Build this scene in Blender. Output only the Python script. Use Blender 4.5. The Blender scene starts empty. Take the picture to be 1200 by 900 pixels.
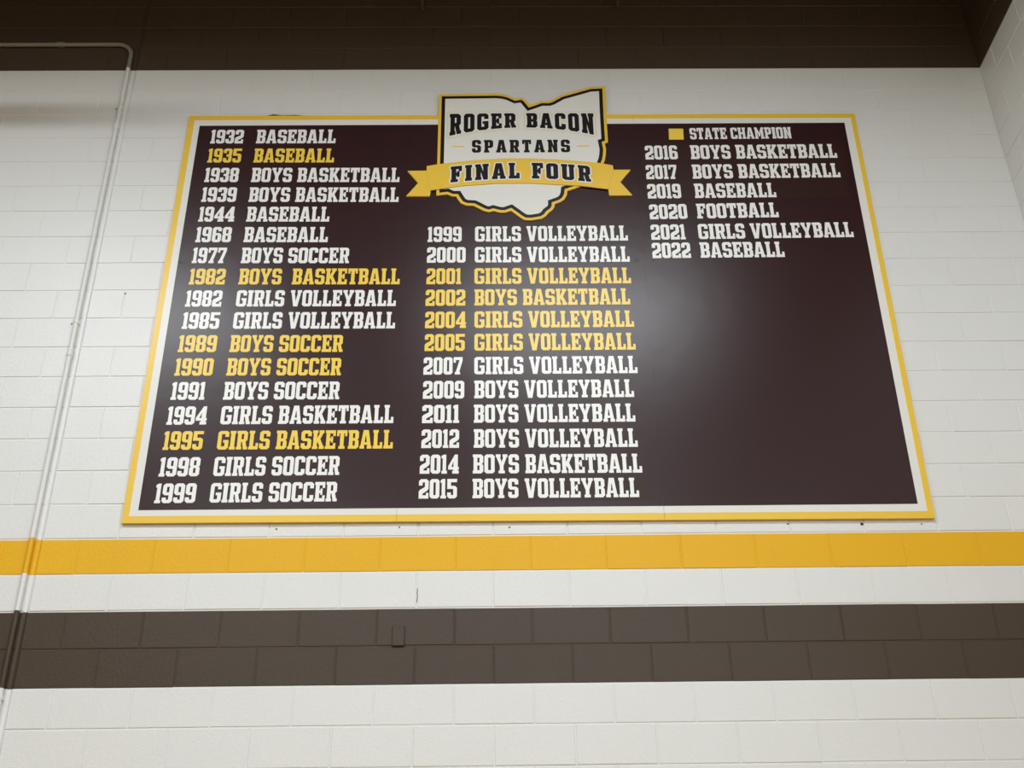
import bpy, math, random
from math import sin, cos, pi
from mathutils import Vector, Matrix
from mathutils.geometry import tessellate_polygon, delaunay_2d_cdt

random.seed(7)
scn = bpy.context.scene
COL = scn.collection

# ------------------------------------------------------------------ camera
# the image is taken as 1200x900; the lens was solved from the block joints (0.4064 x 0.2032 m module)
F_PX = 1363.88
CAM_POS = Vector((-0.1854, -5.9069, 1.6355))
RT = Vector((0.99986977, -0.00903495, -0.01337241))
UP = Vector((0.0071257, -0.49630364, 0.86811976))
FW = Vector((0.0144802, 0.86810199, 0.49617462))
cd = bpy.data.cameras.new('camera')
cam = bpy.data.objects.new('camera', cd)
COL.objects.link(cam)
M = Matrix((RT, UP, -FW)).transposed().to_4x4()
M.translation = CAM_POS
cam.matrix_world = M
cd.sensor_fit = 'HORIZONTAL'; cd.sensor_width = 36.0; cd.lens = F_PX / 1200 * 36.0
cd.clip_end = 200
scn.camera = cam

# ------------------------------------------------------------------ world, lights, exposure
w = bpy.data.worlds.new('world'); scn.world = w; w.use_nodes = True
bg = w.node_tree.nodes['Background']
bg.inputs['Color'].default_value = (1.0, 0.78, 0.50, 1)
bg.inputs['Strength'].default_value = 0.60
scn.view_settings.view_transform = 'Standard'
scn.view_settings.look = 'None'
scn.view_settings.gamma = 1
scn.view_settings.exposure = -1.9


LAMPS = []


def down_light(x, y, z, power, sx=2.3, sy=0.5):
    """one downward facing area lamp; only the first two get housings (built below)"""
    l = bpy.data.lights.new('hall_or_fill_light', 'AREA')
    l.shape = 'RECTANGLE'; l.size = sx; l.size_y = sy
    l.energy = power; l.color = (0.93, 1.0, 1.05)
    o = bpy.data.objects.new('hall_or_fill_light', l); o.location = (x, y, z)
    COL.objects.link(o)
    LAMPS.append((x, y, z))


for x in (-3.9, 0.65):
    down_light(x, -4.3, 8.3, 820)
for x in (-3.8, 1.0, 6.5):  # far rows, enlarged for soft sheen; right-hand ones added to even the light
    down_light(x, -11.5, 8.3, 1050, 2.4, 1.2)
    down_light(x, -17.0, 8.3, 1050, 2.4, 1.2)

# ------------------------------------------------------------------ module and setting sizes
B, R = 0.4064, 0.2032          # block length and course height with joint
ZT = 4.064                     # top of the yellow course
XR = 3.199                     # the right-hand corner
X0 = -6.5                      # how far the wall goes on to the left
NB, NT = -20, 24               # courses below and above the yellow top line
HC = ZT + NT * R + 0.20        # ceiling height


# ------------------------------------------------------------------ materials
def mat(name, col, rough=0.5, spec=0.5, bumps=(), var=0.0, vscale=3.0, metal=0.0, coat=0.0):
    m = bpy.data.materials.new(name); m.use_nodes = True
    nt = m.node_tree; b = nt.nodes['Principled BSDF']
    b.inputs['Base Color'].default_value = (*col, 1)
    b.inputs['Roughness'].default_value = rough
    b.inputs['Specular IOR Level'].default_value = spec
    b.inputs['Metallic'].default_value = metal
    if coat:
        b.inputs['Coat Weight'].default_value = coat
        b.inputs['Coat Roughness'].default_value = 0.25
    geo = nt.nodes.new('ShaderNodeNewGeometry')
    if var:
        n = nt.nodes.new('ShaderNodeTexNoise'); n.inputs['Scale'].default_value = vscale
        n.inputs['Detail'].default_value = 4
        nt.links.new(geo.outputs['Position'], n.inputs['Vector'])
        mx = nt.nodes.new('ShaderNodeMix'); mx.data_type = 'RGBA'
        mx.inputs[6].default_value = (*[c * (1 - var) for c in col], 1)
        mx.inputs[7].default_value = (*[min(1, c * (1 + var)) for c in col], 1)
        nt.links.new(n.outputs['Fac'], mx.inputs[0])
        nt.links.new(mx.outputs[2], b.inputs['Base Color'])
    prev = None
    for sc, dist, det in bumps:
        n = nt.nodes.new('ShaderNodeTexNoise'); n.inputs['Scale'].default_value = sc
        n.inputs['Detail'].default_value = det
        nt.links.new(geo.outputs['Position'], n.inputs['Vector'])
        bp = nt.nodes.new('ShaderNodeBump'); bp.inputs['Distance'].default_value = dist
        bp.inputs['Strength'].default_value = 1.0
        nt.links.new(n.outputs['Fac'], bp.inputs['Height'])
        if prev: nt.links.new(prev.outputs['Normal'], bp.inputs['Normal'])
        prev = bp
    if prev: nt.links.new(prev.outputs['Normal'], b.inputs['Normal'])
    return m


BL = ((50, 0.0010, 2), (170, 0.0013, 2))
M_WHITE = mat('white_block_paint', (0.80, 0.81, 0.80), 0.30, 0.45, BL, 0.02)
M_YELLOW = mat('yellow_block_paint', (0.85, 0.475, 0.018), 0.33, 0.2, BL, 0.03)
M_BROWN = mat('brown_block_paint', (0.070, 0.050, 0.034), 0.33, 0.28, BL, 0.05)
M_GALV = mat('galvanised_conduit', (0.24, 0.235, 0.2), 0.5, 0.5)
SM = ((9, 0.0006, 1),)
M_PANEL = mat('dark_maroon_board', (0.034, 0.0120, 0.0125), 0.29, 0.30, SM, 0.02)
M_PATCH = mat('brown_vinyl_patch', (0.037, 0.0155, 0.011), 0.31, 0.25, SM)
M_BGOLD = mat('gold_board_print', (0.90, 0.59, 0.055), 0.33, 0.4)
M_BWHITE = mat('white_board_print', (0.84, 0.84, 0.80), 0.30, 0.3)
M_LWHITE = mat('white_vinyl_letters', (0.93, 0.93, 0.91), 0.33, 0.5)
M_LGOLD = mat('gold_vinyl_letters', (0.97, 0.68, 0.085), 0.33, 0.38)
M_BLACK = mat('black_print', (0.014, 0.010, 0.010), 0.33, 0.22)
M_EDGE = mat('board_edge', (0.30, 0.29, 0.27), 0.6, 0.3)
M_SCREW = mat('dark_screw', (0.012, 0.010, 0.010), 0.4, 0.5)
M_MARK = mat('dark_hole', (0.03, 0.028, 0.026), 0.8, 0.2)
M_FLOOR = mat('maple_floor', (0.55, 0.36, 0.17), 0.35, 0.5, (), 0.08, 2.0)
M_CEIL = mat('dark_ceiling_deck', (0.055, 0.042, 0.032), 0.8, 0.2, (), 0.05)


# ------------------------------------------------------------------ helpers
def new_obj(name, verts, faces, mats, parent=None, fm=None, smooth=False):
    me = bpy.data.meshes.new(name)
    me.from_pydata([tuple(v) for v in verts], [], faces)
    for m in (mats if isinstance(mats, (list, tuple)) else [mats]): me.materials.append(m)
    if fm:
        for p, i in zip(me.polygons, fm): p.material_index = i
    if smooth:
        for p in me.polygons: p.use_smooth = True
    me.update()
    o = bpy.data.objects.new(name, me); COL.objects.link(o)
    if parent: o.parent = parent
    return o


def empty(name, loc):
    o = bpy.data.objects.new(name, None); o.location = loc; o.empty_display_size = 0.1
    COL.objects.link(o); return o


def tag(o, label=None, cat=None, group=None, kind=None):
    if label: o['label'] = label
    if cat: o['category'] = cat
    if group: o['group'] = group
    if kind: o['kind'] = kind
    return o


def flat_solid(name, tris2d, y_front, y_back, m, parent, origin=(0, 0, 0)):
    """triangles given as lists of (x, z) points -> solid plate facing -y.  origin: parent's world place"""
    ox, oy, oz = origin
    idx = {}; V = []; T = []
    for t in tris2d:
        ids = []
        for p in t:
            k = (round(p[0], 6), round(p[1], 6))
            if k not in idx: idx[k] = len(V); V.append(k)
            ids.append(idx[k])
        if len(set(ids)) < 3: continue
        a, b, c = (V[i] for i in ids)
        ar = (b[0] - a[0]) * (c[1] - a[1]) - (b[1] - a[1]) * (c[0] - a[0])
        if abs(ar) < 1e-12: continue
        T.append(tuple(ids) if ar > 0 else (ids[0], ids[2], ids[1]))
    ed = set()
    for t in T:
        for i in range(3): ed.add((t[i], t[(i + 1) % 3]))
    n = len(V)
    verts = [(x - ox, y_front - oy, z - oz) for x, z in V] + [(x - ox, y_back - oy, z - oz) for x, z in V]
    faces = list(T)
    for a, b in ed:
        if (b, a) not in ed: faces.append((b, a, a + n, b + n))
    return new_obj(name, verts, faces, m, parent)


def tess(outer, holes=()):
    loops = [[Vector((x, z, 0)) for x, z in outer]] + [[Vector((x, z, 0)) for x, z in h] for h in holes]
    pts = [p for l in loops for p in l]
    return [[(pts[i].x, pts[i].y) for i in t] for t in tessellate_polygon(loops)]


def area2(p):
    return sum(p[i - 1][0] * p[i][1] - p[i][0] * p[i - 1][1] for i in range(len(p)))


def inset(poly, d):
    """mitred inset of a polygon (positive d = inwards)"""
    p = list(poly)
    if area2(p) < 0: p.reverse()
    out = []
    n = len(p)
    for i in range(n):
        a, b, c = p[i - 1], p[i], p[(i + 1) % n]
        e1 = Vector((b[0] - a[0], b[1] - a[1])).normalized(); e2 = Vector((c[0] - b[0], c[1] - b[1])).normalized()
        n1 = Vector((-e1.y, e1.x)); n2 = Vector((-e2.y, e2.x))
        s = n1 + n2; k = s.dot(n1)
        s = s / max(k, 0.55)
        out.append((b[0] + s.x * d, b[1] + s.y * d))
    return out


def grow(tris, d):
    """union of the shape's triangles with a band of half width d round every edge"""
    faces = []; V = []

    def add(pts):
        if area2(pts) < 0: pts = pts[::-1]
        faces.append(list(range(len(V), len(V) + len(pts)))); V.extend(Vector(p) for p in pts)
    ed = {}
    for t in tris:
        if area2(t) < 0: t = t[::-1]
        add(t)
        for i in range(3):
            a, b = t[i], t[(i + 1) % 3]
            ka = (round(a[0], 5), round(a[1], 5)); kb = (round(b[0], 5), round(b[1], 5))
            ed[(ka, kb)] = 1
    done = set()
    for a, b in ed:
        if (b, a) in ed: continue
        e = Vector((b[0] - a[0], b[1] - a[1]))
        if e.length < 1e-6: continue
        e.normalize(); nn = Vector((-e.y, e.x)) * d
        add([(a[0] - nn.x, a[1] - nn.y), (b[0] - nn.x, b[1] - nn.y), (b[0] + nn.x, b[1] + nn.y), (a[0] + nn.x, a[1] + nn.y)])
        for q in (a, b):
            if q not in done:
                done.add(q)
                add([(q[0] + d * 1.05 * cos(k * pi / 4 + pi / 8), q[1] + d * 1.05 * sin(k * pi / 4 + pi / 8)) for k in range(8)])
    r = delaunay_2d_cdt(V, [], faces, 1, 1e-5)
    vs = r[0]; fs = []
    polys = [[V[i] for i in f] for f in faces]
    boxes = [(min(q.x for q in p), max(q.x for q in p), min(q.y for q in p), max(q.y for q in p)) for p in polys]
    for f in r[2]:                       # keep only what one of the (convex) input pieces covers: the counters stay open
        cx = sum(vs[i].x for i in f) / len(f); cy = sum(vs[i].y for i in f) / len(f)
        for p, (x0, x1, y0, y1) in zip(polys, boxes):
            if not (x0 <= cx <= x1 and y0 <= cy <= y1): continue
            if all((p[k].x - p[k - 1].x) * (cy - p[k - 1].y) - (p[k].y - p[k - 1].y) * (cx - p[k - 1].x) >= -1e-9 for k in range(len(p))):
                fs.append(f); break
    return [[(vs[i].x, vs[i].y) for i in f] for f in fs]


# ------------------------------------------------------------------ slab lettering (cap height = 1)
S_, H_, V_, E_, C_ = 0.182, 0.168, 0.145, 0.040, 0.10


def octo(x0, y0, x1, y1, c):
    return [(x0, y0 + c), (x0 + c, y0), (x1 - c, y0), (x1, y0 + c), (x1, y1 - c), (x1 - c, y1), (x0 + c, y1), (x0, y1 - c)]


def glyphs():
    s, h, v, e, c = S_, H_, V_, E_, C_
    G = {}
    st = e + s                                   # right side of a serifed stem
    sl = [(0, 1), (0, 1 - v), (e, 1 - v), (e, v), (0, v)]   # left side of a serifed stem, top to bottom
    w = 0.50
    G['O'] = (w, octo(0, 0, w, 1, c), [octo(s, h, w - s, 1 - h, .025)])
    G['0'] = (.475, octo(0, 0, .475, 1, c), [octo(s, h, .475 - s, 1 - h, .025)])
    w = .51
    G['B'] = (w, [(0, 0), (w - c, 0), (w, c), (w, .42), (w - .06, .5), (w, .58), (w, 1 - c), (w - c, 1)] + sl,
              [[(st, h), (w - s, h), (w - s, .425), (st, .425)], [(st, .575), (w - s, .575), (w - s, 1 - h), (st, 1 - h)]])
    G['P'] = (w, [(0, 0), (st + e + .02, 0), (st + e + .02, v), (st, v), (st, .38), (w - c, .38), (w, .38 + c), (w, 1 - c), (w - c, 1)] + sl,
              [[(st, .53), (w - s, .53), (w - s, 1 - h), (st, 1 - h)]])
    w = .54
    G['R'] = (w, [(0, 0), (st + e, 0), (st + e, v), (st, v), (st, .40), (w - .27, .40), (w - .19, 0), (w, 0), (w, v), (w - .045, v), (w - .10, .42),
                  (w - .02, .50), (w - .02, 1 - c), (w - .02 - c, 1)] + sl,
              [[(st, .545), (w - .02 - s, .545), (w - .02 - s, 1 - h), (st, 1 - h)]])
    w = .50
    G['E'] = (w, [(0, 0), (w, 0), (w, .31), (w - .12, .31), (w - .12, h), (st, h), (st, .43), (.28, .43), (.28, .34), (.375, .34), (.375, .66), (.28, .66),
                  (.28, .57), (st, .57), (st, 1 - h), (w - .13, 1 - h), (w - .13, .69), (w - .01, .69), (w - .01, 1)] + sl, [])
    G['F'] = (w - .02, [(0, 0), (st + .08, 0), (st + .08, v), (st, v), (st, .41), (.28, .41), (.28, .32), (.375, .32), (.375, .66), (.28, .66),
                        (.28, .56), (st, .56), (st, 1 - h), (w - .14, 1 - h), (w - .14, .68), (w - .02, .68), (w - .02, 1)] + sl, [])
    w = .46
    G['L'] = (w, [(0, 0), (w, 0), (w, .34), (w - .12, .34), (w - .12, h), (st, h), (st, 1 - v), (st + e, 1 - v), (st + e, 1)] + sl, [])
    w = s + 2 * e + .02
    G['I'] = (w, [(0, 0), (w, 0), (w, v), (w - e, v), (w - e, 1 - v), (w, 1 - v), (w, 1)] + sl, [])
    w = .50; a, b = w / 2 - s / 2, w / 2 + s / 2
    G['T'] = (w, [(a - .06, 0), (b + .06, 0), (b + .06, v), (b, v), (b, 1 - h), (w - .105, 1 - h), (w - .105, .68), (w, .68), (w, 1), (0, 1), (0, .68), (.105, .68),
                  (.105, 1 - h), (a, 1 - h), (a, v), (a - .06, v)], [])
    w = .585
    G['A'] = (w, [(0, 0), (.23, 0), (.23, v), (.205, v), (.217, .21), (w - .217, .21), (w - .205, v), (w - .23, v), (w - .23, 0), (w, 0), (w, v), (w - .04, v),
                  (w / 2 + .125, 1), (w / 2 - .125, 1), (.04, v), (0, v)], [[(.242, .34), (w - .242, .34), (w / 2 + .012, .70), (w / 2 - .012, .70)]])
    G['V'] = (w, [(w / 2 - .11, 0), (w / 2 + .11, 0), (w - .04, 1 - v), (w, 1 - v), (w, 1), (w - .23, 1), (w - .23, 1 - v), (w - .205, 1 - v), (w / 2, .33),
                  (.205, 1 - v), (.23, 1 - v), (.23, 1), (0, 1), (0, 1 - v), (.04, 1 - v)], [])
    w = .57; a, b = w / 2 - s / 2, w / 2 + s / 2
    G['Y'] = (w, [(a - .06, 0), (b + .06, 0), (b + .06, v), (b, v), (b, .40), (w - .035, 1 - v), (w, 1 - v), (w, 1), (w - .235, 1), (w - .235, 1 - v), (w - .205, 1 - v),
                  (w / 2, .60), (.205, 1 - v), (.235, 1 - v), (.235, 1), (0, 1), (0, 1 - v), (.035, 1 - v), (a, .40), (a, v), (a - .06, v)], [])
    w = .57
    G['K'] = (w, [(0, 0), (st + e, 0), (st + e, v), (st, v), (st, .32), (.25, .385), (.355, v), (.325, v), (.325, 0), (w, 0), (w, v), (w - .035, v), (.375, .53),
                  (w - .055, 1 - v), (w - .015, 1 - v), (w - .015, 1), (.315, 1), (.315, 1 - v), (.345, 1 - v), (st, .57), (st, 1 - v), (st + e, 1 - v), (st + e, 1)] + sl, [])
    w = .50
    G['S'] = (w, [(0, c), (c, 0), (w - c, 0), (w, c), (w, .475), (w - c, .575), (s + .02, .575), (s, .60), (s, 1 - h - .02), (s + .02, 1 - h), (w - s - .02, 1 - h),
                  (w - s, 1 - h - .02), (w - s, .69), (w, .69), (w, 1 - c), (w - c, 1), (c, 1), (0, 1 - c), (0, .525), (c, .425), (w - s - .02, .425), (w - s, .40),
                  (w - s, h + .02), (w - s - .02, h), (s + .02, h), (s, h + .02), (s, .31), (0, .31)], [])
    G['C'] = (w, [(0, c), (c, 0), (w - c, 0), (w, c), (w, .33), (w - s, .33), (w - s, h + .02), (w - s - .02, h), (s + .02, h), (s, h + .02), (s, 1 - h - .02),
                  (s + .02, 1 - h), (w - s - .02, 1 - h), (w - s, 1 - h - .02), (w - s, .68), (w, .68), (w, 1 - c), (w - c, 1), (c, 1), (0, 1 - c)], [])
    w = .53
    G['G'] = (w, [(0, c), (c, 0), (w - c, 0), (w, c), (w, .51), (.27, .51), (.27, .38), (w - s, .38), (w - s, h + .02), (w - s - .02, h), (s + .02, h), (s, h + .02),
                  (s, 1 - h - .02), (s + .02, 1 - h), (w - s - .02, 1 - h), (w - s, 1 - h - .02), (w - s, .68), (w, .68), (w, 1 - c), (w - c, 1), (c, 1), (0, 1 - c)], [])
    w = .58
    G['U'] = (w, [(0, 1), (0, 1 - v), (e, 1 - v), (e, c), (e + c, 0), (w - e - c, 0), (w - e, c), (w - e, 1 - v), (w, 1 - v), (w, 1), (w - .255, 1), (w - .255, 1 - v),
                  (w - e - s, 1 - v), (w - e - s, h + .02), (w - e - s - .02, h), (st + .02, h), (st, h + .02), (st, 1 - v), (.255, 1 - v), (.255, 1)], [])
    G['N'] = (w, [(0, 0), (.25, 0), (.25, v), (st, v), (st, .62), (w - .215, 0), (w - e, 0), (w - e, 1 - v), (w, 1 - v), (w, 1), (w - .25, 1), (w - .25, 1 - v),
                  (w - st, 1 - v), (w - st, .40), (.215, 1)] + sl, [])
    w = .70
    G['M'] = (w, [(0, 0), (.25, 0), (.25, v), (st, v), (st, .62), (w / 2 - .05, .20), (w / 2 + .05, .20), (w - st, .62), (w - st, v), (w - .25, v), (w - .25, 0), (w, 0),
                  (w, v), (w - e, v), (w - e, 1 - v), (w, 1 - v), (w, 1), (w - .19, 1), (w / 2, .52), (.19, 1)] + sl, [])
    w = .58
    G['H'] = (w, [(0, 0), (.25, 0), (.25, v), (st, v), (st, .425), (w - st, .425), (w - st, v), (w - .25, v), (w - .25, 0), (w, 0), (w, v), (w - e, v), (w - e, 1 - v),
                  (w, 1 - v), (w, 1), (w - .25, 1), (w - .25, 1 - v), (w - st, 1 - v), (w - st, .575), (st, .575), (st, 1 - v), (.25, 1 - v), (.25, 1)] + sl, [])
    w = .475
    G['1'] = (.27, [(0, 0), (.27, 0), (.27, v), (.225, v), (.225, 1), (.10, 1), (0, .93), (0, .80), (.055, .80), (.055, v), (0, v)], [])
    G['2'] = (w, [(0, 0), (w, 0), (w, .29), (w - .12, .29), (w - .12, h), (s, h), (s, .245), (w - .06, .41), (w, .50), (w, 1 - c), (w - c, 1), (c, 1), (0, 1 - c),
                  (0, .67), (s, .67), (s, 1 - h), (w - s, 1 - h), (w - s, .59), (.06, .45), (0, .36)], [])
    G['3'] = (w, [(0, c), (c, 0), (w - c, 0), (w, c), (w, .43), (w - .05, .5), (w, .57), (w, 1 - c), (w - c, 1), (c, 1), (0, 1 - c), (0, .68), (s, .68), (s, 1 - h),
                  (w - s, 1 - h), (w - s, .575), (.17, .575), (.17, .425), (w - s, .425), (w - s, h), (s, h), (s, .32), (0, .32)], [])
    w = .52
    G['4'] = (w, [(.20, 0), (w, 0), (w, v), (w - .05, v), (w - .05, .21), (w, .21), (w, .35), (w - .05, .35), (w - .05, 1), (w - .20, 1), (0, .38), (0, .21), (.25, .21),
                  (.25, v), (.20, v)], [[(.155, .35), (w - .05 - s - .03, .35), (w - .05 - s - .03, .65)]])
    w = .475
    G['5'] = (w, [(0, c), (c, 0), (w - c, 0), (w, c), (w, .54), (w - c, .64), (s, .64), (s, 1 - h), (w, 1 - h), (w, 1), (0, 1), (0, .485), (w - s - .02, .485),
                  (w - s, .465), (w - s, h), (s, h), (s, .30), (0, .30)], [])
    six = [(0, c), (c, 0), (w - c, 0), (w, c), (w, .50), (w - c, .60), (s, .60), (s, 1 - h), (w - s, 1 - h), (w - s, .72), (w, .72), (w, 1 - c), (w - c, 1), (c, 1), (0, 1 - c)]
    hole6 = [(s, h), (w - s, h), (w - s, .455), (s, .455)]
    G['6'] = (w, six, [hole6])
    G['9'] = (w, [(w - x, 1 - y) for x, y in six], [[(w - x, 1 - y) for x, y in hole6]])
    G['7'] = (w, [(.07, 0), (.35, 0), (.35, v), (.30, v), (w, .80), (w, 1), (0, 1), (0, .68), (.115, .68), (.115, 1 - h), (w - .16, 1 - h), (.12, v), (.07, v)], [])
    G['8'] = (w, [(0, c), (c, 0), (w - c, 0), (w, c), (w, .43), (w - .05, .5), (w, .57), (w, 1 - c), (w - c, 1), (c, 1), (0, 1 - c), (0, .57), (.05, .5), (0, .43)],
              [[(s, h), (w - s, h), (w - s, .43), (s, .43)], [(s, .57), (w - s, .57), (w - s, 1 - h), (s, 1 - h)]])
    return {k: (w, tess(o, hs)) for k, (w, o, hs) in G.items()}


GL = glyphs()


def text_tris(txt, gap=0.055, space=0.20):
    """text laid out with cap height 1; returns the triangles of each word and the whole width"""
    x = 0; W = [[]]
    for ch in txt:
        if ch == ' ':
            x += space + gap
            if W[-1]: W.append([])
            continue
        w, tr = GL[ch]
        W[-1] += [[(px + x, pz) for px, pz in t] for t in tr]
        x += w + gap
    return W, x - gap


# ------------------------------------------------------------------ painted block walls
def band(n):                       # course n lies between ZT+n*R and ZT+(n+1)*R
    if n == -1: return M_YELLOW
    if n in (-3, -4) or n >= 17: return M_BROWN
    return M_WHITE


JT, BV, DP = 0.0034, 0.0030, 0.0034          # half joint, bevel, how deep the joint lies
_bm = {}


def block_mesh(w, m, end=''):
    k = (round(w, 4), m.name)
    if k in _bm: return _bm[k]
    a, b = w / 2, R / 2 - JT
    f = [(-a + BV, 0, -b + BV), (a - BV, 0, -b + BV), (a - BV, 0, b - BV), (-a + BV, 0, b - BV)]
    g = [(-a, BV, -b), (a, BV, -b), (a, BV, b), (-a, BV, b)]
    k2 = [(x, 0.05, z) for x, _, z in g]
    V = f + g + k2
    F = [(0, 1, 2, 3)]
    for i in range(4):
        j = (i + 1) % 4
        F.append((j, i, i + 4, j + 4)); F.append((j + 4, i + 4, i + 8, j + 8))
    me = bpy.data.meshes.new('block'); me.from_pydata(V, [], F); me.materials.append(m); me.update()
    _bm[k] = me
    return me


def project(p):
    d = Vector(p) - CAM_POS
    z = d.dot(FW)
    if z <= 0.05: return None
    return 600 + F_PX * d.dot(RT) / z, 450 - F_PX * d.dot(UP) / z


CJ0, CJ1 = -2.664, -2.642        # the control joint beside the conduit
BX0, BX1, BZ0, BZ1 = -2.20, 2.20, ZT + 0.11, ZT + 2.97   # hidden behind the board


def spans(n, x_from, x_to, cuts):
    off = 0 if n % 2 else 0.5
    k = math.floor(x_from / B - off)
    out = []
    while (k + off) * B < x_to:
        a, b = (k + off) * B, (k + off + 1) * B
        k += 1
        a, b = max(a, x_from), min(b, x_to)
        pieces = [(a + JT if a > x_from else a + .001, b - JT if b < x_to else b - .001)]
        for c0, c1 in cuts:
            nw = []
            for p, q in pieces:
                if p < c0 and q > c1: nw += [(p, c0), (c1, q)]
                elif p < c0 < q: nw.append((p, c0))
                elif p < c1 < q: nw.append((c1, q))
                else: nw.append((p, q))
            pieces = nw
        out += [(p, q) for p, q in pieces if q - p > 0.02]
    return out


def build_wall(name, x_from, x_to, cuts, place, limit, hidden=None, ext=(0, 0)):
    """place(x, z) -> world point; blocks in the picture become parts, the rest one joined part"""
    V = []; F = []; FM = []
    mats = [M_WHITE, M_YELLOW, M_BROWN]
    bx_from, bx_to = x_from, x_to
    x_from -= ext[0]; x_to += ext[1]
    zz = [ZT + n * R for n in range(NB, NT + 1)]
    cur = None
    for n in range(NB, NT):
        z0, z1 = ZT + n * R, ZT + (n + 1) * R
        m = band(n)
        if m is not M_WHITE:          # the joints round a coloured band stay with the white paint
            if band(n - 1) is not m: z0 += JT
            if band(n + 1) is not m and n != NT - 1: z1 -= JT
        else:
            if band(n - 1) is not m and n > NB: z0 -= JT
            if band(n + 1) is not m: z1 += JT
        i = len(V)
        for x, z in ((x_from, z0), (x_to, z0), (x_to, z1), (x_from, z1)): V.append(place(x, z, DP))
        F.append((i, i + 1, i + 2, i + 3)); FM.append(mats.index(m))
    top = ZT + NT * R
    i = len(V)
    for x, z in ((x_from, top), (x_to, top), (x_to, HC), (x_from, HC)): V.append(place(x, z, DP))
    F.append((i, i + 1, i + 2, i + 3)); FM.append(2)
    # back side so that the wall is a solid
    i = len(V)
    for x, z in ((x_from, 0), (x_to, 0), (x_to, HC), (x_from, HC)): V.append(place(x, z, 0.2))
    F.append((i + 3, i + 2, i + 1, i)); FM.append(0)
    wall = new_obj(name, V, F, mats, fm=FM); tag(wall, kind='structure')
    cand = []; rest = []
    x_from, x_to = bx_from, bx_to
    for n in range(NB, NT):
        for a, b in spans(n, x_from, x_to, cuts):
            z0, z1 = ZT + n * R, ZT + (n + 1) * R
            if hidden and a > BX0 and b < BX1 and z0 > BZ0 and z1 < BZ1: continue
            pts = [project(place(x, z, 0)) for x in (a, b) for z in (z0, z1)]
            ok = [p for p in pts if p and -2 < p[0] < 1202 and -2 < p[1] < 902]
            if ok and all(pts):
                size = abs(pts[1][1] - pts[0][1]) * abs(pts[2][0] - pts[0][0])
                cand.append((size, n, a, b))
            else: rest.append((n, a, b))
    cand.sort(reverse=True)
    rest += [c[1:] for c in cand[limit:]]
    p0 = place(0, 0, 0); ux = place(1, 0, 0) - p0; uy = place(0, 0, 1) - p0
    rot = Matrix((ux, uy, Vector((0, 0, 1)))).transposed()
    rnd = random.Random(11)
    for _, n, a, b in cand[:limit]:
        me = block_mesh(b - a, band(n))
        o = bpy.data.objects.new('block', me)
        zc = ZT + (n + .5) * R
        o.matrix_world = Matrix.Translation(place((a + b) / 2, zc + rnd.uniform(-.0007, .0007), rnd.uniform(-.0007, .0009))) @ (
            rot @ Matrix.Rotation(rnd.uniform(-.0022, .0022), 3, 'Z') @ Matrix.Rotation(rnd.uniform(-.003, .003), 3, 'X')).to_4x4()
        o.parent = wall
        COL.objects.link(o)
    VV = []; FF = []; FM = []
    for n, a, b in rest:
        me = block_mesh(b - a, band(n)); i = len(VV)
        c = place((a + b) / 2, ZT + (n + .5) * R, 0)
        VV += [c + rot @ v.co for v in me.vertices]
        for p in me.polygons: FF.append(tuple(i + k for k in p.vertices)); FM.append(mats.index(band(n)))
    if VV:
        o = new_obj('block', VV, FF, mats, wall, FM); o['kind'] = 'stuff'
    return wall, len(cand)


wall_back, nb = build_wall('wall_back', X0, XR, [(CJ0, CJ1)], lambda x, z, d: Vector((x, d, z)), 300, True, (0, .2))
wall_right, nr = build_wall('wall_right', 0.0, 4.6, [], lambda x, z, d: Vector((XR + d, -x, z)), 300, None, (.1, 0))
print('blocks in view', nb, nr)

# caulked control joint, painted over with the bands
V = []; F = []; FM = []
cuts = [0, ZT - 4 * R, ZT - 2 * R, ZT - R, ZT, ZT + 17 * R, ZT + NT * R]
cm = [0, 2, 0, 1, 0, 2]
zs = []
for k in range(6):
    z0, z1 = cuts[k], cuts[k + 1]
    nseg = 6
    for j in range(nseg):
        a, b = z0 + (z1 - z0) * j / nseg, z0 + (z1 - z0) * (j + 1) / nseg
        i = len(V)
        prof = [(CJ0 - .001, .001), (CJ0 + .005, .0035), (CJ0 + .011, .0042), (CJ1 - .005, .0030), (CJ1 + .001, .0005)]
        for z in (a, b):
            for x, y in prof: V.append((x, y - .0005, z))
        for t in range(4):
            F.append((i + t, i + t + 1, i + t + 6, i + t + 5)); FM.append(cm[k])
cj = new_obj('control_joint', V, F, [M_WHITE, M_YELLOW, M_BROWN], wall_back, FM)
tag(cj, 'painted sealant strip running up the wall beside the conduit')

# small dark anchor holes and one crack under the board
for x, z, r in ((-0.7136, 4.1156, .005), (-0.1129, 4.1099, .006), (1.4126, 4.1154, .005), (1.8209, 4.1115, .009), (2.1497, 4.1083, .005), (-1.3819, 4.112, .005), (-2.435, 5.666, .005)):
    vv = [(x + r * cos(k * pi / 4), -.0006, z + r * sin(k * pi / 4) * random.uniform(.7, 1.1)) for k in range(8)]
    vv += [(a, .002, b) for a, _, b in vv]
    hole = new_obj('anchor_hole', vv, [tuple(range(8))] + [((k + 1) % 8, k, k + 8, (k + 1) % 8 + 8) for k in range(8)], M_MARK, wall_back)
cr = [(-.6056, -.297), (-.6045, -.315), (-.606, -.325), (-.6035, -.345), (-.6055, -.36), (-.605, -.374)]
vv = []
for x, z in cr: vv += [(x - .0022, -.0008, ZT + z), (x + .0012, -.0008, ZT + z)]
new_obj('crack', vv, [(2 * i, 2 * i + 2, 2 * i + 3, 2 * i + 1) for i in range(len(cr) - 1)], M_MARK, wall_back)

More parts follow.
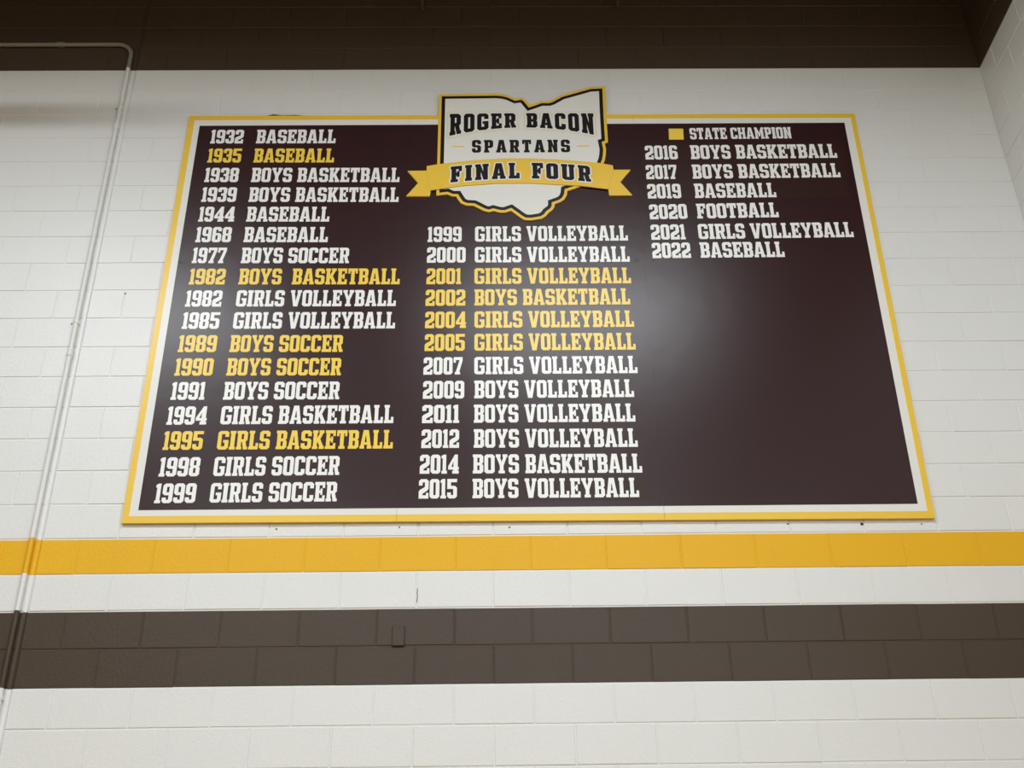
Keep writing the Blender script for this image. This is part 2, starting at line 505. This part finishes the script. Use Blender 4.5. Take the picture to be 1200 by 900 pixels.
# floor and ceiling of the hall
def slab(name, x0, x1, y0, y1, z0, z1, m):
    v = [(x, y, z) for z in (z0, z1) for x, y in ((x0, y0), (x1, y0), (x1, y1), (x0, y1))]
    f = [(3, 2, 1, 0), (4, 5, 6, 7), (0, 1, 5, 4), (1, 2, 6, 5), (2, 3, 7, 6), (3, 0, 4, 7)]
    return tag(new_obj(name, v, f, m), kind='structure')


slab('floor', X0, XR + .2, -20, .2, -.1, 0, M_FLOOR)
slab('ceiling', X0, XR + .2, -20, .2, HC, HC + .1, M_CEIL)

# ------------------------------------------------------------------ honour board
OB = (0.0, -0.012, ZT + 1.5)
board = empty('honor_board', OB)
tag(board, 'large dark maroon honor board listing team years, with gold and white border', 'sign')
YF = -0.0200          # face of the panels
SL0, SL1 = -0.7290, -0.7440      # left seam x at bottom and at top
SR0, SR1 = 0.7365, 0.7560        # right seam
outer = [(-2.2235, 4.1467), (2.2236, 4.1345), (2.2484, 7.0822), (-2.2168, 7.0818)]
inner_w = [(-2.1879, 4.1865), (2.1891, 4.1754), (2.2193, 7.0442), (-2.1781, 7.0438)]
inner_b = [(-2.1420, 4.2214), (2.1430, 4.2193), (2.1690, 7.0000), (-2.1382, 6.9948)]


def edge_z(q, x, top):
    a, b = (q[3], q[2]) if top else (q[0], q[1])
    return a[1] + (b[1] - a[1]) * (x - a[0]) / (b[0] - a[0])


def sub_quad(q, k, g=0.0007):
    """the part of quad q that lies on panel k"""
    bl, br, tr, tl = q
    if k > 0:
        xb, xt = (SL0, SL1) if k == 1 else (SR0, SR1)
        bl = (xb + g, edge_z(q, xb, False)); tl = (xt + g, edge_z(q, xt, True))
    if k < 2:
        xb, xt = (SL0, SL1) if k == 0 else (SR0, SR1)
        br = (xb - g, edge_z(q, xb, False)); tr = (xt - g, edge_z(q, xt, True))
    return [bl, br, tr, tl]


panels = []
for k in range(3):
    qo = sub_quad(outer, k)
    p = flat_solid('panel', tess(qo), YF, -0.006, M_BGOLD, board, OB)
    # keep the raw edge of the sheet a plain core colour behind the print
    qw = sub_quad(inner_w, k); qb = sub_quad(inner_b, k, .0001)
    for nm, q, y, m in (('white_border', qw, YF - .0005, M_BWHITE), ('brown_field', qb, YF - .0010, M_PANEL)):
        o = flat_solid(nm, tess(q), y, y + .0006, m, p, OB)
    panels.append(p)
YP = YF - .0010

ROWS = [
    ('1932', 'BASEBALL', 'white', -2.052, -1.837, -1.751, -1.228, 6.84, 6.838),
    ('1935', 'BASEBALL', 'gold', -2.052, -1.835, -1.752, -1.228, 6.678, 6.674),
    ('1938', 'BOYS BASKETBALL', 'white', -2.053, -1.836, -1.752, -0.795, 6.515, 6.508),
    ('1939', 'BOYS BASKETBALL', 'white', -2.053, -1.833, -1.752, -0.795, 6.354, 6.345),
    ('1944', 'BASEBALL', 'white', -2.053, -1.828, -1.751, -1.228, 6.196, 6.191),
    ('1968', 'BASEBALL', 'white', -2.052, -1.832, -1.752, -1.227, 6.035, 6.03),
    ('1977', 'BOYS SOCCER', 'white', -2.054, -1.847, -1.752, -1.085, 5.875, 5.868),
    ('1982', 'BOYS  BASKETBALL', 'gold', -2.053, -1.835, -1.751, -0.766, 5.715, 5.708),
    ('1982', 'GIRLS VOLLEYBALL', 'white', -2.055, -1.838, -1.75, -0.784, 5.553, 5.548),
    ('1985', 'GIRLS VOLLEYBALL', 'white', -2.055, -1.835, -1.751, -0.783, 5.394, 5.388),
    ('1989', 'BOYS SOCCER', 'gold', -2.058, -1.833, -1.754, -1.086, 5.232, 5.226),
    ('1990', 'BOYS SOCCER', 'gold', -2.057, -1.836, -1.755, -1.087, 5.071, 5.066),
    ('1991', 'BOYS SOCCER', 'white', -2.058, -1.864, -1.756, -1.087, 4.91, 4.906),
    ('1994', 'GIRLS BASKETBALL', 'white', -2.06, -1.834, -1.755, -0.769, 4.748, 4.748),
    ('1995', 'GIRLS BASKETBALL', 'gold', -2.06, -1.839, -1.756, -0.766, 4.588, 4.586),
    ('1998', 'GIRLS SOCCER', 'white', -2.06, -1.837, -1.758, -1.058, 4.423, 4.424),
    ('1999', 'GIRLS SOCCER', 'white', -2.062, -1.839, -1.76, -1.062, 4.262, 4.264),
    ('1999', 'GIRLS VOLLEYBALL', 'white', -0.602, -0.389, -0.305, 0.655, 6.027, 6.03),
    ('2000', 'GIRLS VOLLEYBALL', 'white', -0.603, -0.363, -0.306, 0.656, 5.868, 5.867),
    ('2001', 'GIRLS VOLLEYBALL', 'gold', -0.602, -0.39, -0.308, 0.654, 5.707, 5.705),
    ('2002', 'BOYS BASKETBALL', 'gold', -0.604, -0.363, -0.308, 0.639, 5.548, 5.55),
    ('2004', 'GIRLS VOLLEYBALL', 'gold', -0.603, -0.358, -0.307, 0.652, 5.388, 5.388),
    ('2005', 'GIRLS VOLLEYBALL', 'gold', -0.602, -0.364, -0.307, 0.651, 5.228, 5.228),
    ('2007', 'GIRLS VOLLEYBALL', 'white', -0.605, -0.376, -0.307, 0.651, 5.066, 5.067),
    ('2009', 'BOYS VOLLEYBALL', 'white', -0.604, -0.365, -0.307, 0.62, 4.905, 4.907),
    ('2011', 'BOYS VOLLEYBALL', 'white', -0.605, -0.393, -0.309, 0.617, 4.746, 4.746),
    ('2012', 'BOYS VOLLEYBALL', 'white', -0.605, -0.392, -0.309, 0.62, 4.587, 4.584),
    ('2014', 'BOYS BASKETBALL', 'white', -0.61, -0.392, -0.314, 0.634, 4.427, 4.423),
    ('2015', 'BOYS VOLLEYBALL', 'white', -0.612, -0.401, -0.315, 0.607, 4.276, 4.274),
    ('', 'STATE CHAMPION', 'white', 0.979, 1.075, 1.121, 1.799, 6.857, 6.863),
    ('2016', 'BOYS BASKETBALL', 'white', 0.812, 1.025, 1.111, 2.076, 6.687, 6.695),
    ('2017', 'BOYS BASKETBALL', 'white', 0.806, 1.007, 1.108, 2.073, 6.522, 6.531),
    ('2019', 'BASEBALL', 'white', 0.804, 1.02, 1.108, 1.633, 6.363, 6.369),
    ('2020', 'FOOTBALL', 'white', 0.805, 1.045, 1.107, 1.628, 6.196, 6.208),
    ('2021', 'GIRLS VOLLEYBALL', 'white', 0.803, 1.019, 1.102, 2.082, 6.035, 6.048),
    ('2022', 'BASEBALL', 'white', 0.8, 1.04, 1.1, 1.626, 5.893, 5.897),
]
CAP = 0.118


def lettering(name, txt, x0, x1, z0, z1, cap, m, parent, yb=YP, th=.0012, gap=.055):
    T, wd = text_tris(txt, gap)
    sx = (x1 - x0) / wd; sl = (z1 - z0) / (x1 - x0)
    out = []
    for wt in T:
        wt = [[(x0 + px * sx, z0 + px * sx * sl + pz * cap) for px, pz in t] for t in wt]
        out.append(flat_solid(name, wt, yb - th, yb, m, parent, OB))
    return out, sx / cap


# slightly different vinyl patches under later entries
def patch(pts, parent):
    return tag(flat_solid('vinyl_patch', tess(pts), YP - .0004, YP, M_PATCH, parent, OB), 'browner vinyl patch under added entries')


patch([(-0.642, 4.256), (0.671, 4.256), (0.672, 4.402), (-0.646, 4.402)], panels[1])
patch([(0.795, 6.350), (2.105, 6.368), (2.120, 6.832), (0.795, 6.824)], panels[2])

for i, (yr, nm, colr, xa, xb, xc, xd, za, zd) in enumerate(ROWS):
    pk = 0 if i < 17 else 1 if i < 29 else 2
    m = M_LWHITE if colr == 'white' else M_LGOLD
    sl = (zd - za) / (xd - xa)
    if yr:
        o, s1 = lettering('year_lettering', yr, xa, xb, za, za + sl * (xb - xa), CAP, m, panels[pk])
        if colr != 'white': o[0]['label'] = 'gold year digits'
        o, s2 = lettering('sport_word', nm, xc, xd, za + sl * (xc - xa), zd, CAP, m, panels[pk])
        if colr != 'white':
            for q in o: q['label'] = 'gold word of a sport name'
    else:
        o, s2 = lettering('legend_word', nm, xc, xd, 6.859, 6.864, 0.098, m, panels[2]); s1 = 0
    print(yr, nm, 'scale', round(s1, 3), round(s2, 3))
tag(flat_solid('legend_square', tess([(.979, 6.857), (1.0771, 6.8565), (1.0808, 6.952), (.9838, 6.9524)]), YP - .0012, YP, M_LGOLD, panels[2], OB),
    'small gold legend square')


def dome(name, x, y, z, r, h, m, parent, origin):
    V = [(x - origin[0], y - h - origin[1], z - origin[2])]
    for rr, hh in ((.6, .8), (1, 0)):
        V += [(x + r * rr * cos(k * pi / 5) - origin[0], y - h * hh - origin[1], z + r * rr * sin(k * pi / 5) - origin[2]) for k in range(10)]
    F = [(0, 1 + k, 1 + (k + 1) % 10) for k in range(10)] + [(1 + k, 11 + k, 11 + (k + 1) % 10, 1 + (k + 1) % 10) for k in range(10)]
    return new_obj(name, V, F, m, parent)


for x, z, k in ((-2.1206, 5.879, 0), (-0.770, 5.209, 0), (-0.6885, 5.8755, 1), (0.6985, 5.879, 1), (0.7993, 5.878, 2), (0.708, 4.240, 1), (0.7786, 4.240, 2)):
    dome('screw', x, YP, z, .0055, .002, M_SCREW, panels[k], OB)
# irregular dark piece above the top edge
gl = [(-1.76, 7.080), (-1.38, 7.080), (-1.42, 7.092), (-1.52, 7.101), (-1.60, 7.098), (-1.66, 7.107), (-1.70, 7.096)]
tag(flat_solid('dark_smudge', tess(gl), -.0065, -.0012, M_MARK, board, OB), 'irregular dark smudge above the top edge')

# ------------------------------------------------------------------ state-shaped emblem (a cut-out plate screwed over the board)
GOLD = [(-0.5516, 7.2598), (-0.1612, 7.2641), (-0.115, 7.2577), (-0.0804, 7.2459), (-0.0345, 7.2186), (0.0118, 7.2276), (0.0345, 7.2066), (0.0624, 7.1603), (0.1381, 7.1946), (0.19, 7.1943), (0.2076, 7.2019), (0.2727, 7.2481), (0.4731, 7.3213), (0.5783, 7.3287), (0.5734, 7.0737), (0.5716, 6.8297), (0.5502, 6.8209), (0.5558, 6.7681), (0.5518, 6.7244), (0.5439, 6.6809), (0.5308, 6.6449), (0.4879, 6.5664), (0.4291, 6.4959), (0.378, 6.461), (0.3331, 6.4403), (0.2884, 6.4231), (0.2845, 6.3917), (0.2667, 6.3537), (0.2414, 6.3331), (0.2027, 6.3161), (0.2022, 6.2989), (0.1904, 6.2716), (0.1626, 6.2478), (0.1455, 6.2207), (0.1179, 6.2005), (0.0528, 6.1874), (0.0096, 6.189), (-0.0171, 6.2082), (-0.0544, 6.2424), (-0.0785, 6.2644), (-0.114, 6.2496), (-0.1465, 6.2498), (-0.1898, 6.2637), (-0.2169, 6.2536), (-0.2494, 6.2641), (-0.3146, 6.3056), (-0.3635, 6.3093), (-0.3963, 6.3267), (-0.4129, 6.3544), (-0.4268, 6.3821), (-0.4514, 6.3823), (-0.4844, 6.3998), (-0.5536, 6.3899), (-0.5528, 6.7015)]
RIB = [(-0.6206, 6.6265), (-0.5543, 6.6405), (-0.3434, 6.6716), (-0.1205, 6.6884), (0.0468, 6.6875), (0.214, 6.6793), (0.4917, 6.6489), (0.5908, 6.6268), (0.5944, 6.591), (0.5549, 6.4287), (0.3721, 6.4578), (0.2623, 6.4655), (0.0426, 6.4829), (-0.1776, 6.4821), (-0.2326, 6.4768), (-0.3973, 6.4624), (-0.474, 6.4488), (-0.5614, 6.4319), (-0.5968, 6.4251), (-0.6198, 6.5908)]
TAILL = [(-0.5867, 6.5923), (-0.7443, 6.5911), (-0.6725, 6.4902), (-0.746, 6.3839), (-0.596, 6.3816), (-0.5841, 6.4651)]
TAILR = [(0.5557, 6.5929), (0.7058, 6.592), (0.633, 6.4895), (0.7033, 6.382), (0.5552, 6.3815), (0.5496, 6.4795)]
YE = -0.030
OE = (0.0, -0.022, 6.75)
emb = empty('state_emblem', OE)
tag(emb, 'white Ohio-shaped crest plate with gold ribbon banner over the top of the board', 'sign')
plate = flat_solid('crest_plate', tess(GOLD), YE, -0.0215, M_BGOLD, emb, OE)
flat_solid('black_outline', tess(inset(GOLD, .019)), YE - .0006, YE + .0002, M_BLACK, plate, OE)
flat_solid('white_face', tess(inset(GOLD, .043)), YE - .0012, YE - .0004, M_BWHITE, plate, OE)


def warped(name, txt, fx, m, parent, yb, gap, grow_d=0.0, th=.0006, space=.2, label=''):
    T, wd = text_tris(txt, gap, space)
    for wt in T:
        wt = [[fx(px / wd, pz) for px, pz in t] for t in wt]
        if grow_d: wt = grow(wt, grow_d)
        o = flat_solid(name, wt, yb - th, yb, m, parent, OE); o['label'] = label


def f_name(u, v):           # flat top, arched foot
    x = -0.474 + u * (0.484 + 0.474)
    zt = 7.0785 + .004 * (1 - ((x - .005) / .48) ** 2)
    h = 0.1215 + 0.0655 * (abs(x - .01) / .48) ** 2
    return x, zt - h * (1 - v)


def f_team(u, v):
    x = -0.3253 + u * (0.6422)
    return x, 6.745 + v * .105


def f_final(u, v):          # the words follow the ribbon's arc
    x = -0.462 + u * (0.4415 + 0.462)
    zt = 6.6485 - 0.0315 * ((x + .01) / .455) ** 2
    return x, zt - .127 * (1 - v)


YW = YE - .0012
warped('name_word', 'ROGER BACON', f_name, M_BGOLD, plate, YW, .16, .0205, .0004, .23, label='thin gold line around the arched school name')
warped('name_word', 'ROGER BACON', f_name, M_BWHITE, plate, YW - .0004, .16, .0175, .0004, .23, label='white outline of the arched school name')
warped('name_word', 'ROGER BACON', f_name, M_BLACK, plate, YW - .0008, .16, .0022, .0006, .23, label='black letters of the arched school name')
warped('team_word', 'SPARTANS', f_team, M_BLACK, plate, YW, .20, .0016, label='black letters of the team name')
for a, b in ((-.456, -.378), (.364, .4455)):
    flat_solid('gold_dash', tess([(a, 6.7915), (b, 6.7915), (b, 6.800), (a, 6.800)]), YW - .0005, YW, M_BGOLD, plate, OE)
rib = flat_solid('ribbon', tess(RIB), YE - .0075, YE - .0012, M_BGOLD, emb, OE)
for t in (TAILL, TAILR):
    flat_solid('ribbon_tail', tess(t), YE - .0035, -.0215, M_BGOLD, rib, OE)
YR = YE - .0075
warped('banner_word', 'FINAL FOUR', f_final, M_BWHITE, rib, YR, .17, .0115, .0004, .24, label='white outline of the banner words')
warped('banner_word', 'FINAL FOUR', f_final, M_BLACK, rib, YR - .0004, .17, .0022, .0006, .24, label='black letters of the banner words')


# ------------------------------------------------------------------ conduit
def tube(path, r, seg=12):
    V = []; F = []
    n = len(path)
    prev = None
    for i, p in enumerate(path):
        t = (path[min(i + 1, n - 1)] - path[max(i - 1, 0)]).normalized()
        a = Vector((0, 1, 0)) if abs(t.y) < .9 else Vector((1, 0, 0))
        u = t.cross(a).normalized(); v = t.cross(u).normalized()
        for k in range(seg):
            V.append(p + (u * cos(2 * pi * k / seg) + v * sin(2 * pi * k / seg)) * r)
    for i in range(n - 1):
        for k in range(seg):
            F.append((i * seg + k, i * seg + (k + 1) % seg, (i + 1) * seg + (k + 1) % seg, (i + 1) * seg + k))
    V += V[:seg] + V[(n - 1) * seg:n * seg]          # caps on points of their own, so that the sides shade as a round pipe
    F.append(tuple(range(n * seg, n * seg + seg))[::-1]); F.append(tuple(range(n * seg + seg, n * seg + 2 * seg)))
    return V, F


CX, CY, CR = -2.690, -0.0175, 0.0145
HZ = ZT + 3.683
con = empty('electrical_conduit', (CX, CY, ZT))
tag(con, 'thin steel conduit running up the left of the wall, bending left near the top', 'pipe')
lv = [0.0, ZT - 4 * R, ZT - 2 * R, ZT - R, ZT, ZT + 17 * R]
cmat = [M_WHITE, M_BROWN, M_WHITE, M_YELLOW, M_WHITE]
clab = ['white painted length', 'brown painted length', 'white painted length', 'yellow painted length', 'white painted length']
oc = Vector((CX, CY, ZT))
for i in range(5):
    V, F = tube([Vector((CX, CY, lv[i])) - oc, Vector((CX, CY, lv[i + 1])) - oc], CR)
    o = new_obj('tube', V, F, cmat[i], con, smooth=False); o['label'] = clab[i]
    for p in o.data.polygons[:-2]: p.use_smooth = True
RB = .105
pth = [Vector((CX, CY, lv[5]))] + [Vector((CX - RB + RB * cos(a), CY, HZ - RB + RB * sin(a))) for a in [k * pi / 20 for k in range(11)]] + [Vector((X0 + .02, CY, HZ + .004))]
V, F = tube([p - oc for p in pth], CR)
o = new_obj('tube', V, F, M_GALV, con); o['label'] = 'bare grey bend and level run'
for p in o.data.polygons[:-2]: p.use_smooth = True


def coupling(c, axis, m, ln=.05, r=.0185):
    d = Vector((0, 0, 1)) if axis == 'z' else Vector((1, 0, 0))
    V, F = tube([c - d * ln / 2 - oc, c - d * ln * .42 - oc, c + d * ln * .42 - oc, c + d * ln / 2 - oc], r)
    for k in range(12):
        V[k] = (c - d * ln / 2 - oc) + (V[k] - (c - d * ln / 2 - oc)) * .86
        V[36 + k] = (c + d * ln / 2 - oc) + (V[36 + k] - (c + d * ln / 2 - oc)) * .86
        V[48 + k] = V[k]; V[60 + k] = V[36 + k]
    return new_obj('coupling', V, F, m, con)


coupling(Vector((CX, CY, ZT + 2.925)), 'z', M_WHITE)
coupling(Vector((CX, CY, ZT + 1.17)), 'z', M_WHITE)
coupling(Vector((-3.19, CY, HZ + .002)), 'x', M_GALV)


def strap(z, m):
    """one-hole pipe strap: a band over the tube and a screwed ear on its left"""
    V = []; n = 9
    prof = [(CX + CR + .003, 0.0)] + [(CX + (CR + .003) * cos(a), CY - (CR + .003) * sin(a)) for a in [k * pi / 8 for k in range(9)]] + [(CX - CR - .003, -.003), (CX - CR - .030, -.003), (CX - CR - .030, 0)]
    for zz in (z - .010, z + .010):
        V += [(x - CX, y - CY, zz - ZT) for x, y in prof]
    n = len(prof)
    F = [(i, i + 1, i + 1 + n, i + n) for i in range(n - 1)] + [tuple(range(n))[::-1], tuple(range(n, 2 * n))]
    s = new_obj('strap', V, F, m, con)
    d = dome('screw', CX - CR - .018, -.003, z, .005, .003, M_MARK, s, (CX, CY, ZT))
    return s


strap(ZT + 1.385, M_WHITE)
strap(ZT - .86, M_WHITE)
strap(ZT + 3.10, M_WHITE)

# ------------------------------------------------------------------ blank cover on the upper brown course
OC = Vector((-.6975, 0, ZT - .558))
cov = empty('cover_plate', OC)
tag(cov, 'small blank cover plate painted brown on the brown stripe', 'cover plate')
a, b, t = .0325, .0535, .012
V = [(-a, 0, -b), (a, 0, -b), (a, 0, b), (-a, 0, b), (-a, -t + .004, -b), (a, -t + .004, -b), (a, -t + .004, b), (-a, -t + .004, b),
     (-a + .004, -t, -b + .004), (a - .004, -t, -b + .004), (a - .004, -t, b - .004), (-a + .004, -t, b - .004)]
F = [(8, 9, 10, 11)] + [((i + 1) % 4, i, i + 4, (i + 1) % 4 + 4)[::-1] for i in range(4)] + [((i + 1) % 4 + 4, i + 4, i + 8, (i + 1) % 4 + 8)[::-1] for i in range(4)]
new_obj('plate', V, F, M_BROWN, cov)
for z in (-.041, .041):
    dome('screw', 0, -t, z, .0035, .0015, M_BROWN, cov, (0, 0, 0))

# ------------------------------------------------------------------ two brown brace pipes going out from the wall to the ceiling
for x, lab in ((-.688, 'brown brace pipe at the top of the wall, left of the two'), (.710, 'brown brace pipe at the top of the wall, right of the two')):
    z0 = ZT + 4.045
    o3 = Vector((x, 0, z0))
    br = empty('brace_pipe', o3); tag(br, lab, 'pipe')
    end_z = HC
    V, F = tube([Vector((0, -.006, 0)), Vector((0, -4 * (end_z - z0), end_z - z0))], .014)
    pp = new_obj('tube', V, F, M_BROWN, br)
    for p in pp.data.polygons[:-2]: p.use_smooth = True
    V, F = tube([Vector((0, -.001, 0)), Vector((0, -.008, 0))], .024, 14)
    new_obj('flange', V, F, M_BROWN, br)

# ------------------------------------------------------------------ the hall lights' housings (above the picture)
M_HOUSE = mat('white_lamp_housing', (0.7, 0.7, 0.68), 0.5)
for i, (x, y, z) in enumerate(LAMPS[:2]):
    h = empty('high_bay_light', (x, y, z))
    tag(h, 'white high bay light hung under the ceiling near the wall, ' + ('left of the board' if i == 0 else 'in front of the board'), 'lamp')
    a, b, t, sk = 1.18, .28, .012, .045
    V = []; F = []
    for (x0, x1, y0, y1, z0, z1) in ((-a, a, -b, b, .01, .05), (-a, a, -b - t, -b, -sk, .05), (-a, a, b, b + t, -sk, .05), (-a - t, -a, -b - t, b + t, -sk, .05), (a, a + t, -b - t, b + t, -sk, .05)):
        k = len(V)
        V += [(p, q, r) for r in (z0, z1) for p, q in ((x0, y0), (x1, y0), (x1, y1), (x0, y1))]
        F += [tuple(k + j for j in f) for f in ((3, 2, 1, 0), (4, 5, 6, 7), (0, 1, 5, 4), (1, 2, 6, 5), (2, 3, 7, 6), (3, 0, 4, 7))]
    new_obj('housing', V, F, M_HOUSE, h)
    V, F = tube([Vector((0, 0, .05)), Vector((0, 0, HC - z))], .008, 8)
    new_obj('hanger', V, F, M_GALV, h)

hp = empty('shade_pipe', (-6.4, -2.0, 7.66)); tag(hp, 'added unseen brown pipe that shades a band on the upper left wall', 'pipe')  # added out of view to cast the soft dark band at upper left
V, F = tube([Vector((0, 0, 0)), Vector((3.33, 0, 0))], .05, 14)
new_obj('tube', V, F, M_BROWN, hp)
for x in (.5, 2.8):
    V, F = tube([Vector((x, 0, .045)), Vector((x, 0, HC - 7.66))], .007, 8)
    new_obj('hanger', V, F, M_GALV, hp)
